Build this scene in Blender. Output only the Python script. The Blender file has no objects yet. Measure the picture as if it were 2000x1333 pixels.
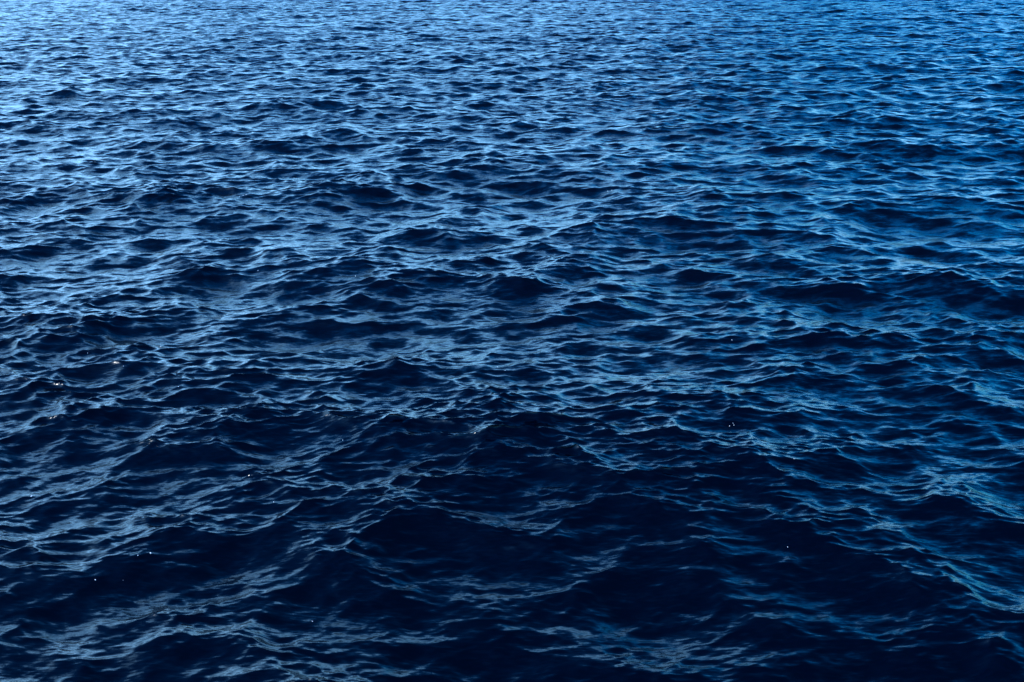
import bpy, math
import numpy as np

scene = bpy.context.scene

# ------------------------------------------------------------------ camera
CAM_H = 7.5
F_PX = 1950.0                      # focal length in pixels of the 2000 px wide photograph
HORIZON_Y = -80.0                 # the horizon lies this far above the top edge
PITCH = math.atan((666.5 - HORIZON_Y) / F_PX)
ROLL = math.radians(0.5)
cam_data = bpy.data.cameras.new("camera")
cam = bpy.data.objects.new("camera", cam_data)
scene.collection.objects.link(cam)
cam_data.sensor_width = 36.0
cam_data.lens = 36.0 * F_PX / 2000.0
cam_data.clip_start = 0.05
cam_data.clip_end = 20000.0
cam.rotation_mode = 'XYZ'
cam.location = (0.0, 0.0, CAM_H)
cam.rotation_euler = (math.pi / 2 - PITCH, ROLL, 0.0)
cam_data.dof.use_dof = True
cam_data.dof.focus_distance = 37.0
cam_data.dof.aperture_fstop = 4.5
scene.camera = cam

# ------------------------------------------------------------------ sky and sun
SUN_EL = math.radians(36.0)
SUN_AZ = math.radians(236.0)       # compass style, clockwise from +Y: outside the frame on the left
world = bpy.data.worlds.new("World")
scene.world = world
world.use_nodes = True
nt = world.node_tree
nt.nodes.clear()
N = nt.nodes.new
L = nt.links.new
out = N('ShaderNodeOutputWorld')
bg = N('ShaderNodeBackground')
sky = N('ShaderNodeTexSky')
sky.sky_type = 'NISHITA'
sky.sun_disc = False
sky.sun_elevation = SUN_EL
sky.sun_rotation = SUN_AZ
sky.altitude = 0.0
sky.air_density = 1.2
sky.dust_density = 1.0
sky.ozone_density = 3.0
bg.inputs['Strength'].default_value = 0.12
hsv = N('ShaderNodeHueSaturation')
hsv.inputs['Saturation'].default_value = 1.6
hsv.inputs['Value'].default_value = 0.38
gam = N('ShaderNodeGamma')
gam.inputs['Gamma'].default_value = 1.6
L(sky.outputs[0], gam.inputs['Color'])
tint = N('ShaderNodeMix'); tint.data_type = 'RGBA'; tint.blend_type = 'MULTIPLY'
tint.inputs['Factor'].default_value = 1.0
tint.inputs['B'].default_value = (0.60, 0.97, 1.30, 1.0)
L(gam.outputs[0], tint.inputs['A'])
L(tint.outputs['Result'], hsv.inputs['Color'])
# a broken layer of white cloud, thicker towards the left horizon
tc = N('ShaderNodeTexCoord')
sep = N('ShaderNodeSeparateXYZ')
L(tc.outputs['Generated'], sep.inputs[0])
def math_node(op, a, b=None, clamp=False):
    m = N('ShaderNodeMath'); m.operation = op; m.use_clamp = clamp
    for i, v in enumerate((a, b)):
        if v is None: continue
        if isinstance(v, (int, float)): m.inputs[i].default_value = v
        else: L(v, m.inputs[i])
    return m.outputs[0]
X, Y, Z = sep.outputs
zc = math_node('ADD', math_node('ABSOLUTE', Z), 0.16)
px = math_node('DIVIDE', X, zc)
py = math_node('DIVIDE', Y, zc)
comb = N('ShaderNodeCombineXYZ')
L(px, comb.inputs[0]); L(py, comb.inputs[1])
cn = N('ShaderNodeTexNoise')
cn.inputs['Scale'].default_value = 0.7
cn.inputs['Detail'].default_value = 2.0
cn.inputs['Roughness'].default_value = 0.55
L(comb.outputs[0], cn.inputs['Vector'])
# coverage: a bank standing some way above the horizon, thickest on the left
cov = math_node('ADD', math_node('MULTIPLY', X, -0.28), math_node('MULTIPLY', Z, -0.95))
cl = math_node('ADD', math_node('ADD', cn.outputs['Fac'], cov), 0.19)
mr = N('ShaderNodeMapRange')
mr.interpolation_type = 'SMOOTHSTEP'
mr.inputs['From Min'].default_value = 0.30
mr.inputs['From Max'].default_value = 0.80
L(cl, mr.inputs['Value'])
mix = N('ShaderNodeMix'); mix.data_type = 'RGBA'
L(mr.outputs[0], mix.inputs['Factor'])
L(hsv.outputs[0], mix.inputs['A'])
mix.inputs['B'].default_value = (6.0, 13.2, 22.5, 1.0)
L(mix.outputs['Result'], bg.inputs['Color'])
L(bg.outputs[0], out.inputs[0])

sun_data = bpy.data.lights.new("sun", 'SUN')
sun_data.energy = 2.2
sun_data.angle = math.radians(0.5)
sun_data.color = (1.0, 0.96, 0.91)
sun = bpy.data.objects.new("sun", sun_data)
scene.collection.objects.link(sun)
sun.rotation_euler = (math.pi / 2 - SUN_EL, 0.0, math.pi - SUN_AZ)   # lamp points from the sun to the sea

scene.view_settings.view_transform = 'Standard'
scene.view_settings.look = 'None'
scene.view_settings.exposure = 1.15
scene.view_settings.gamma = 1.0
scene.view_settings.use_curve_mapping = False

# ------------------------------------------------------------------ the sea: a polar sheet out to the horizon
rng = np.random.default_rng(11)
f4 = np.float32

DENSE = math.radians(39.0)
COL_STEP = 0.0019
cols_dense = np.arange(-DENSE, DENSE, COL_STEP)
cols_side = np.linspace(DENSE, 2 * math.pi - DENSE, 100, endpoint=False)
theta = np.concatenate([cols_dense, cols_side])
ncd, nc = len(cols_dense), len(theta)
rows = [0.25]
while rows[-1] < 6.3: rows.append(rows[-1] * 1.10)
while rows[-1] < 430.0: rows.append(rows[-1] * (1.00205 if rows[-1] < 40 else 1.0026 if rows[-1] < 260 else 1.0035))
n_fine = len(rows)
while rows[-1] < 9000.0: rows.append(rows[-1] * 1.09)
rad = np.array(rows)
nr = len(rad)
row_step = np.gradient(rad)

R, T = np.meshgrid(rad, theta, indexing='ij')
X0 = (R * np.sin(T)).astype(f4)
Y0 = (R * np.cos(T)).astype(f4)
del R, T

# spectrum: octave upper wavelength, rms slope, number of waves, spread (deg), choppiness
OCT = [
    (22.0, 0.014, 16, 34, 1.0),
    (11.0, 0.042, 40, 36, 1.0),
    (5.5,  0.056, 80, 42, 1.0),
    (2.8,  0.080, 140, 48, 1.0),
    (1.4,  0.096, 180, 50, 1.0),
    (0.7,  0.108, 150, 44, 1.1),
    (0.35, 0.128, 130, 30, 1.0),
    (0.18, 0.130, 120, 24, 0.7),
    (0.09, 0.110, 100, 24, 0.5),
]
DIR0 = math.radians(-90.0)         # travelling towards the viewer

H = np.zeros((nr, nc), f4)
DX = np.zeros((nr, nc), f4)
DY = np.zeros((nr, nc), f4)
HL = None
SL = np.zeros((nr, nc), f4)        # slope of the longer waves along the wind
MISS = np.zeros((nr, nc), f4)      # slope variance of the waves too short for the sheet there
dense_spacing = np.maximum(row_step, rad * COL_STEP)
side_spacing = np.maximum(row_step, rad * (cols_side[1] - cols_side[0]))

def fade(lam, spacing):
    t = np.clip((lam / spacing - 2.0) / 2.0, 0, 1)
    return (t * t * (3 - 2 * t)).astype(f4)

# gusts and lulls: the wind ripples come in patches, a little calmer some way off and rougher far out
GUST = np.ones((nr, nc), f4)
for _ in range(9):
    gl, ga, gp = rng.uniform(12, 60), rng.uniform(0, 2 * math.pi), rng.uniform(0, 2 * math.pi)
    GUST += f4(0.085) * np.sin(X0 * f4(2 * math.pi / gl * math.cos(ga)) + Y0 * f4(1.6 * math.pi / gl * math.sin(ga)) + f4(gp))
GUST *= np.interp(rad, [0, 11, 28, 48, 110], [0.95, 1.0, 0.85, 0.92, 1.2]).astype(f4)[:, None]

STEEP = [(-16.32, 42.64), (-12.43, 39.40), (-10.81, 40.41), (-21.08, 43.49), (-16.17, 33.04), (-11.67, 33.25),
    (-12.40, 31.66), (-9.74, 30.22), (-10.63, 27.96), (-11.16, 26.79), (-12.51, 24.44), (-9.59, 22.59),
    (-9.89, 22.41), (-8.01, 24.31), (-7.32, 23.44), (-5.44, 25.14), (-4.23, 24.74), (-3.04, 28.16),
    (-0.43, 27.91), (-6.22, 32.29), (-4.87, 33.61), (-7.95, 20.61), (-5.03, 21.21), (-1.50, 22.12),
    (-4.86, 30.50), (-1.23, 37.49), (11.23, 43.39), (12.18, 41.25), (13.89, 40.02), (16.40, 40.70),
    (15.89, 37.82), (13.20, 33.86), (10.70, 30.96), (9.86, 35.53), (7.47, 32.90), (7.02, 30.41), (4.54, 29.22),
    (2.76, 29.91), (0.87, 32.62), (0.69, 28.62), (6.44, 27.69), (4.45, 24.49), (6.74, 25.59), (6.97, 24.87),
    (12.73, 29.56), (13.60, 28.02), (9.38, 22.60), (7.59, 22.72), (10.96, 22.06), (0.18, 22.92), (7.27, 38.00),
    (-7.85, 18.07), (-7.42, 17.86), (-6.14, 16.63), (-4.85, 17.50), (-3.11, 15.27), (-2.29, 14.97),
    (-4.63, 15.11), (-4.95, 14.55), (-5.48, 13.87), (-2.98, 12.74), (-4.11, 11.93), (-4.23, 11.49),
    (-2.55, 11.35), (-2.16, 11.25), (-3.03, 10.45), (-5.42, 11.09), (-5.46, 10.94), (-6.33, 10.87),
    (-0.59, 14.13), (-0.49, 11.82), (-0.07, 11.65), (-4.31, 9.77), (-0.51, 9.63), (-2.05, 17.82), (-8.57, 16.30),
    (4.36, 18.61), (7.71, 19.11), (7.20, 17.38), (4.97, 17.18), (1.96, 15.48), (3.42, 15.35), (4.80, 15.63),
    (3.41, 13.64), (4.69, 13.70), (0.35, 14.64), (1.17, 12.75), (2.25, 12.45), (3.43, 12.50), (5.79, 12.61),
    (0.18, 11.75), (2.30, 11.65), (4.65, 10.74), (5.06, 10.51), (4.39, 10.82), (2.10, 11.05), (1.27, 11.12),
    (3.17, 9.41), (2.83, 9.25), (5.27, 9.52), (7.57, 15.38)]
FLAT = [(-16.93, 47.36), (-13.26, 47.16), (-11.07, 37.05), (-10.76, 22.62), (-10.61, 23.62), (-10.42, 29.11),
    (-9.62, 32.42), (-9.49, 24.44), (-6.53, 25.50), (-8.11, 21.99), (-6.67, 21.08), (-9.45, 20.16),
    (4.25, 42.24), (6.61, 42.12), (10.71, 39.62), (1.15, 30.96), (4.80, 33.39), (10.76, 36.12), (5.49, 26.12),
    (5.95, 23.58), (3.87, 24.51), (7.20, 23.55), (1.37, 21.05), (4.44, 20.64), (6.23, 22.18), (13.82, 30.50),
    (-9.09, 18.77), (-6.56, 16.48), (-4.77, 15.81), (-3.57, 16.65), (-6.48, 14.40), (-6.80, 14.14),
    (-5.55, 13.00), (-4.32, 12.55), (-4.43, 12.30), (-5.86, 11.96), (-5.99, 11.58), (-3.44, 13.51),
    (-1.94, 12.80), (-2.45, 12.45), (-2.95, 11.79), (-3.34, 11.06), (-1.68, 13.97), (-0.70, 14.66),
    (-3.19, 10.56), (-2.34, 9.79), (-4.19, 10.36), (-4.79, 9.92), (-1.01, 10.22), (-4.57, 9.18), (0.83, 15.81),
    (1.53, 13.76), (0.87, 14.19), (2.67, 16.20), (3.43, 14.32), (5.41, 14.74), (6.97, 14.44), (4.12, 12.35),
    (4.90, 11.43), (5.79, 10.72), (3.43, 10.64), (2.06, 11.91), (0.80, 11.55), (0.26, 10.90), (1.13, 9.61),
    (1.69, 9.38), (2.61, 9.55), (4.18, 10.26), (6.00, 12.98), (5.11, 15.94), (8.12, 18.53)]

# draw the waves of every octave, then bend the phases of the middle ones so that steep faces
# (STEEP) and backs of waves (FLAT) stand at the given places on the sea, in metres
waves = []
for (lmax, slope, n, spread, chop) in OCT:
    lam = lmax * 2.0 ** (-rng.random(n))
    ang = DIR0 + np.radians(rng.normal(0, spread, n))
    ph = rng.random(n) * 2 * math.pi
    s = slope * math.sqrt(2.0 / n) * (0.5 + rng.random(n))
    waves.append([2 * math.pi / lam, ang, ph, s])

mid = [i for i, o in enumerate(OCT) if 0.6 < o[0] < 12.0]
mk = np.concatenate([waves[i][0] for i in mid])
man = np.concatenate([waves[i][1] for i in mid])
mph = np.concatenate([waves[i][2] for i in mid])
ms = np.concatenate([waves[i][3] for i in mid])
mch = np.concatenate([np.full(len(waves[i][0]), OCT[i][4]) for i in mid])
pts = np.array(STEEP + FLAT)
want = np.array([0.36] * len(STEEP) + [-0.12] * len(FLAT))
to_cam = pts / np.linalg.norm(pts, axis=1)[:, None]
A_c = ms * np.cos(mph)              # height = (A_c cos(k.x) - A_s sin(k.x)) / k
A_s = ms * np.sin(mph)
kx, ky = np.cos(man), np.sin(man)
src = pts.copy()
for _ in range(6):
    arg = mk * (src[:, :1] * kx + src[:, 1:] * ky)
    dirn = to_cam[:, :1] * kx + to_cam[:, 1:] * ky
    G = np.concatenate([-np.sin(arg) * dirn, -np.cos(arg) * dirn], axis=1)
    prior = np.concatenate([ms * ms, ms * ms]) * 0.5
    w0 = np.concatenate([A_c, A_s])
    K = (G * prior) @ G.T + np.eye(len(pts)) * 0.035 ** 2
    w1 = w0 + prior * (G.T @ np.linalg.solve(K, want - G @ w0))
    c1, s1 = w1[:len(mk)], w1[len(mk):]
    hh = (np.cos(arg) * c1 - np.sin(arg) * s1) / mk
    sh = (np.sin(arg) * c1 + np.cos(arg) * s1) / mk * mch
    disp = np.stack([-(sh * kx).sum(1), -(sh * ky).sum(1) - 0.20 * hh.sum(1)], axis=1)
    src = src + 0.5 * (pts - disp - src)
new_s, new_ph = np.hypot(c1, s1), np.arctan2(s1, c1)
at0 = 0
for i in mid:
    m = len(waves[i][0])
    waves[i][2], waves[i][3] = new_ph[at0:at0 + m], new_s[at0:at0 + m]
    at0 += m

for (lmax, slope, n, spread, chop), (k, ang, ph, s) in zip(OCT, waves):
    if lmax < 1.3 and HL is None:
        HL = H / max(1e-6, float(H[:n_fine, :ncd].std()))
        SL /= float(SL[:n_fine, :ncd].std())
    for cols, sp in ((slice(0, ncd), dense_spacing), (slice(ncd, nc), side_spacing)):
        w = fade(lmax * 0.7, sp)
        MISS[:, cols] += ((1 - w * w) * slope * slope)[:, None]
        nz = np.nonzero(w > 0)[0]
        if len(nz) == 0: continue
        rs = slice(nz[0], nz[-1] + 1)
        wr = w[rs][:, None]
        x, y = X0[rs, cols], Y0[rs, cols]
        sl = np.zeros_like(x)
        h = np.zeros_like(x); ax = np.zeros_like(x); ay = np.zeros_like(x)
        for i in range(n):
            cx, cy = math.cos(ang[i]), math.sin(ang[i])
            p = x * f4(k[i] * cx) + y * f4(k[i] * cy) + f4(ph[i])
            a = s[i] / k[i]
            h += f4(a) * np.cos(p)
            sn = np.sin(p)
            if lmax > 1.3: sl -= f4(s[i] * cy) * sn
            ax -= f4(a * chop * cx) * sn
            ay -= f4(a * chop * cy) * sn
        if lmax < 1.3:
            # short waves grow on the crests of the long ones and calm down in the troughs and on the steep faces
            g = np.clip(1.0 + 0.25 * HL[rs, cols] - 0.25 * SL[rs, cols], 0.55, 1.7) * wr * GUST[rs, cols]
        else:
            g = wr
            SL[rs, cols] += sl * wr
        H[rs, cols] += h * g
        if 0.6 < lmax < 12.0: ay = ay - f4(0.20) * h       # steeper on the side the waves run to
        DX[rs, cols] += ax * g
        DY[rs, cols] += ay * g

co = np.empty((nr * nc + 1, 3), f4)
co[:-1, 0] = (X0 + DX).ravel()
co[:-1, 1] = (Y0 + DY).ravel()
co[:-1, 2] = H.ravel()
co[-1] = (0, 0, 0)
idx = np.arange(nr * nc, dtype=np.int32).reshape(nr, nc)
nxt = np.roll(idx, -1, axis=1)
quads = np.stack([idx[:-1], idx[1:], nxt[1:], nxt[:-1]], axis=-1).reshape(-1, 4)
tris = np.stack([np.full(nc, nr * nc, np.int32), idx[0], nxt[0]], axis=-1)
loops = np.concatenate([quads.ravel(), tris.ravel()])
starts = np.concatenate([np.arange(len(quads)) * 4, len(quads) * 4 + np.arange(nc) * 3]).astype(np.int32)
me = bpy.data.meshes.new("sea_water")
me.vertices.add(len(co)); me.vertices.foreach_set("co", co.ravel())
me.loops.add(len(loops)); me.loops.foreach_set("vertex_index", loops)
me.polygons.add(len(starts)); me.polygons.foreach_set("loop_start", starts)
me.update(calc_edges=True)
att = me.attributes.new("fine_slope", 'FLOAT', 'POINT')
att.data.foreach_set("value", np.append(np.sqrt(MISS).ravel(), f4(0.2)).astype(f4))
me.polygons.foreach_set("use_smooth", np.ones(len(starts), bool))
sea = bpy.data.objects.new("sea_water", me)
scene.collection.objects.link(sea)
sea["kind"] = "structure"
sea["label"] = "deep blue open sea covered in small choppy wind waves"

# ------------------------------------------------------------------ water material
mat = bpy.data.materials.new("sea_water")
mat.use_nodes = True
nt = mat.node_tree
nt.nodes.clear()
N = nt.nodes.new
L = nt.links.new
out = N('ShaderNodeOutputMaterial')
bs = N('ShaderNodeBsdfPrincipled')
bs.inputs['Base Color'].default_value = (0.0000, 0.0001, 0.0018, 1)
bs.inputs['IOR'].default_value = 1.33
L(bs.outputs[0], out.inputs[0])
tc = N('ShaderNodeTexCoord')
geo = N('ShaderNodeNewGeometry')
def vmath(op, a, b):
    m = N('ShaderNodeVectorMath'); m.operation = op
    for i, v in enumerate((a, b)):
        if isinstance(v, tuple): m.inputs[i].default_value = v
        else: L(v, m.inputs[i])
    return m
def slopes(sx, sy, rot, detail):
    """random surface slopes (x, y) of ripples sx, sy per metre across and along"""
    mp = N('ShaderNodeMapping')
    mp.inputs['Scale'].default_value = (sx, sy, 1)
    mp.inputs['Rotation'].default_value = (0, 0, rot)
    L(tc.outputs['Object'], mp.inputs['Vector'])
    n = N('ShaderNodeTexNoise')
    n.inputs['Scale'].default_value = 1.0
    n.inputs['Detail'].default_value = detail
    L(mp.outputs[0], n.inputs['Vector'])
    v = vmath('SUBTRACT', n.outputs['Color'], (0.5, 0.5, 0.5)).outputs[0]
    return vmath('MULTIPLY', v, (1.0, 1.0, 0.0)).outputs[0]
def scaled(v, k):
    m = N('ShaderNodeVectorMath'); m.operation = 'SCALE'
    L(v, m.inputs[0])
    if isinstance(k, float): m.inputs['Scale'].default_value = k
    else: L(k, m.inputs['Scale'])
    return m.outputs[0]
at = N('ShaderNodeAttribute'); at.attribute_name = "fine_slope"
am = N('ShaderNodeMath'); am.operation = 'MULTIPLY'
L(at.outputs['Fac'], am.inputs[0]); am.inputs[1].default_value = 6.0
rm = N('ShaderNodeMath'); rm.operation = 'MULTIPLY'
L(at.outputs['Fac'], rm.inputs[0]); rm.inputs[1].default_value = 0.28
rp = N('ShaderNodeMath'); rp.operation = 'POWER'
L(rm.outputs[0], rp.inputs[0]); rp.inputs[1].default_value = 0.5
rx = N('ShaderNodeMath'); rx.operation = 'MAXIMUM'
L(rp.outputs[0], rx.inputs[0]); rx.inputs[1].default_value = 0.045
L(rx.outputs[0], bs.inputs['Roughness'])
micro = scaled(slopes(7.0, 30.0, 0.12, 3.0), 0.55)
meso = scaled(slopes(1.4, 3.2, -0.15, 3.0), am.outputs[0])
tiny = scaled(slopes(60.0, 110.0, -0.2, 2.0), 0.20)
nrm = vmath('ADD', geo.outputs['Normal'], vmath('ADD', micro, vmath('ADD', meso, tiny).outputs[0]).outputs[0])
nn = N('ShaderNodeVectorMath'); nn.operation = 'NORMALIZE'
L(nrm.outputs[0], nn.inputs[0])
L(nn.outputs[0], bs.inputs['Normal'])
me.materials.append(mat)

# ------------------------------------------------------------------ sun glints, modelled as tiny white meshes set on the water
glint_mat = bpy.data.materials.new("glint_white")  # plain white in place of the sun's sparkle on the ripples
glint_mat.use_nodes = True
fb = glint_mat.node_tree.nodes['Principled BSDF']
fb.inputs['Base Color'].default_value = (0.82, 0.84, 0.85, 1)
fb.inputs['Roughness'].default_value = 0.25
fn = glint_mat.node_tree.nodes.new('ShaderNodeTexNoise')
fn.inputs['Scale'].default_value = 160.0
fbp = glint_mat.node_tree.nodes.new('ShaderNodeBump')
fbp.inputs['Distance'].default_value = 0.002
glint_mat.node_tree.links.new(fn.outputs['Fac'], fbp.inputs['Height'])
glint_mat.node_tree.links.new(fbp.outputs[0], fb.inputs['Normal'])

def speck_mesh():
    """a small dome with two smaller ones at its side, standing in for a sun glint"""
    verts, faces = [], []
    for bx, by, r in ((0.0, 0.0, 1.0), (0.95, 0.35, 0.55), (-0.5, -0.85, 0.45)):
        base = len(verts)
        nu, nv = 10, 4
        for j in range(nv):
            e = math.radians(-20 + 100 * j / (nv - 1) * 0.95)
            for i in range(nu):
                t = 2 * math.pi * i / nu
                verts.append((bx + r * math.cos(e) * math.cos(t), by + r * math.cos(e) * math.sin(t), 0.75 * r * math.sin(e)))
        verts.append((bx, by, 0.76 * r))
        for j in range(nv - 1):
            for i in range(nu):
                a, b = base + j * nu + i, base + j * nu + (i + 1) % nu
                faces.append((a, b, b + nu, a + nu))
        for i in range(nu):
            faces.append((base + (nv - 1) * nu + i, base + (nv - 1) * nu + (i + 1) % nu, base + nv * nu))
    m = bpy.data.meshes.new("glint_speck")
    m.from_pydata(verts, [], faces)
    m.polygons.foreach_set("use_smooth", [True] * len(m.polygons))
    m.materials.append(glint_mat)
    return m

GLINTS = [(-7.37, 13.33, 0.0109), (-4.99, 11.67, 0.0114), (-5.13, 11.59, 0.0057), (-5.54, 11.13, 0.0075),
    (-5.20, 11.18, 0.0046), (-3.60, 12.98, 0.0059), (-2.88, 14.93, 0.0065), (-6.27, 17.04, 0.0075),
    (-7.64, 18.00, 0.0067), (-7.43, 19.50, 0.0085), (-8.72, 18.93, 0.0071), (-2.57, 10.43, 0.0051),
    (3.63, 15.32, 0.0067), (3.70, 15.38, 0.0056), (3.71, 15.34, 0.0056), (3.72, 11.80, 0.0056), (4.36, 13.96, 0.0052),
    (4.47, 17.58, 0.0063), (4.54, 19.54, 0.0069), (-9.19, 33.43, 0.0136), (-9.12, 33.54, 0.0137), (-9.28, 33.28, 0.0113),
    (-0.35, 18.11, 0.0063), (-0.20, 17.95, 0.0062), (-6.65, 24.82, 0.0086), (-4.00, 24.03, 0.0082),
    (3.25, 34.13, 0.0113), (3.39, 34.12, 0.0113)]      # x, y, radius in metres
bm_ = speck_mesh()
dense_xy = co[:-1].reshape(nr, nc, 3)[:n_fine, :ncd].reshape(-1, 3)
CLUSTER = "white glint speck in the tight cluster to the right of the middle"
THREE = "tiny glint speck, one of three close together in the upper left"
PAIR = "tiny glint speck, one of two side by side near the middle"
FAR_PAIR = "tiny far glint speck, one of two side by side above the middle"
GLINT_LABELS = [
    "bright white glint speck closest to the left edge of the water",
    "largest white glint speck, in the dark trough at lower left",
    "fainter glint speck just left of the largest one at lower left",
    "white glint speck at lower left, below and left of the largest one",
    "dim tiny glint speck at lower left, straight below the largest one's fainter neighbour",
    "small glint speck left of the middle, right of and above the largest one",
    "lone small glint speck left of the middle, well above the lower left ones",
    "rightmost of the four tiny glint specks scattered along the left at mid height",
    "lower middle one of the four tiny glint specks scattered along the left at mid height",
    "uppermost of the four tiny glint specks scattered along the left at mid height",
    "leftmost of the four tiny glint specks scattered along the left at mid height",
    "lowest glint speck of all, nearest the bottom edge of the water",
    CLUSTER, CLUSTER, CLUSTER,
    "lone glint speck on the dark water at lower right",
    "lone glint speck to the lower right of the tight cluster",
    "tiny glint speck above the tight cluster, the nearer of two",
    "tiny glint speck above the tight cluster, the farther of two",
    THREE, THREE, THREE,
    PAIR, PAIR,
    "lone tiny glint speck left of the middle, far out among the smaller waves",
    "lone tiny glint speck close to the middle, far out among the smaller waves",
    FAR_PAIR, FAR_PAIR,
]
first = None
for i, (fx, fy, fr) in enumerate(GLINTS):
    near = np.argmin((dense_xy[:, 0] - fx) ** 2 + (dense_xy[:, 1] - fy) ** 2)
    o = bpy.data.objects.new("glint_speck", bm_) if first is None else first.copy()
    first = first or o
    scene.collection.objects.link(o)
    o.location = (fx, fy, float(dense_xy[near, 2]) + fr * 0.3)
    o.scale = (fr, fr * 0.9, fr)
    o.rotation_euler = (0.0, 0.0, i * 1.7)
    o["label"] = GLINT_LABELS[i]
    o["category"] = "foam bubble"
    o["group"] = "tiny glint specks scattered on the water"
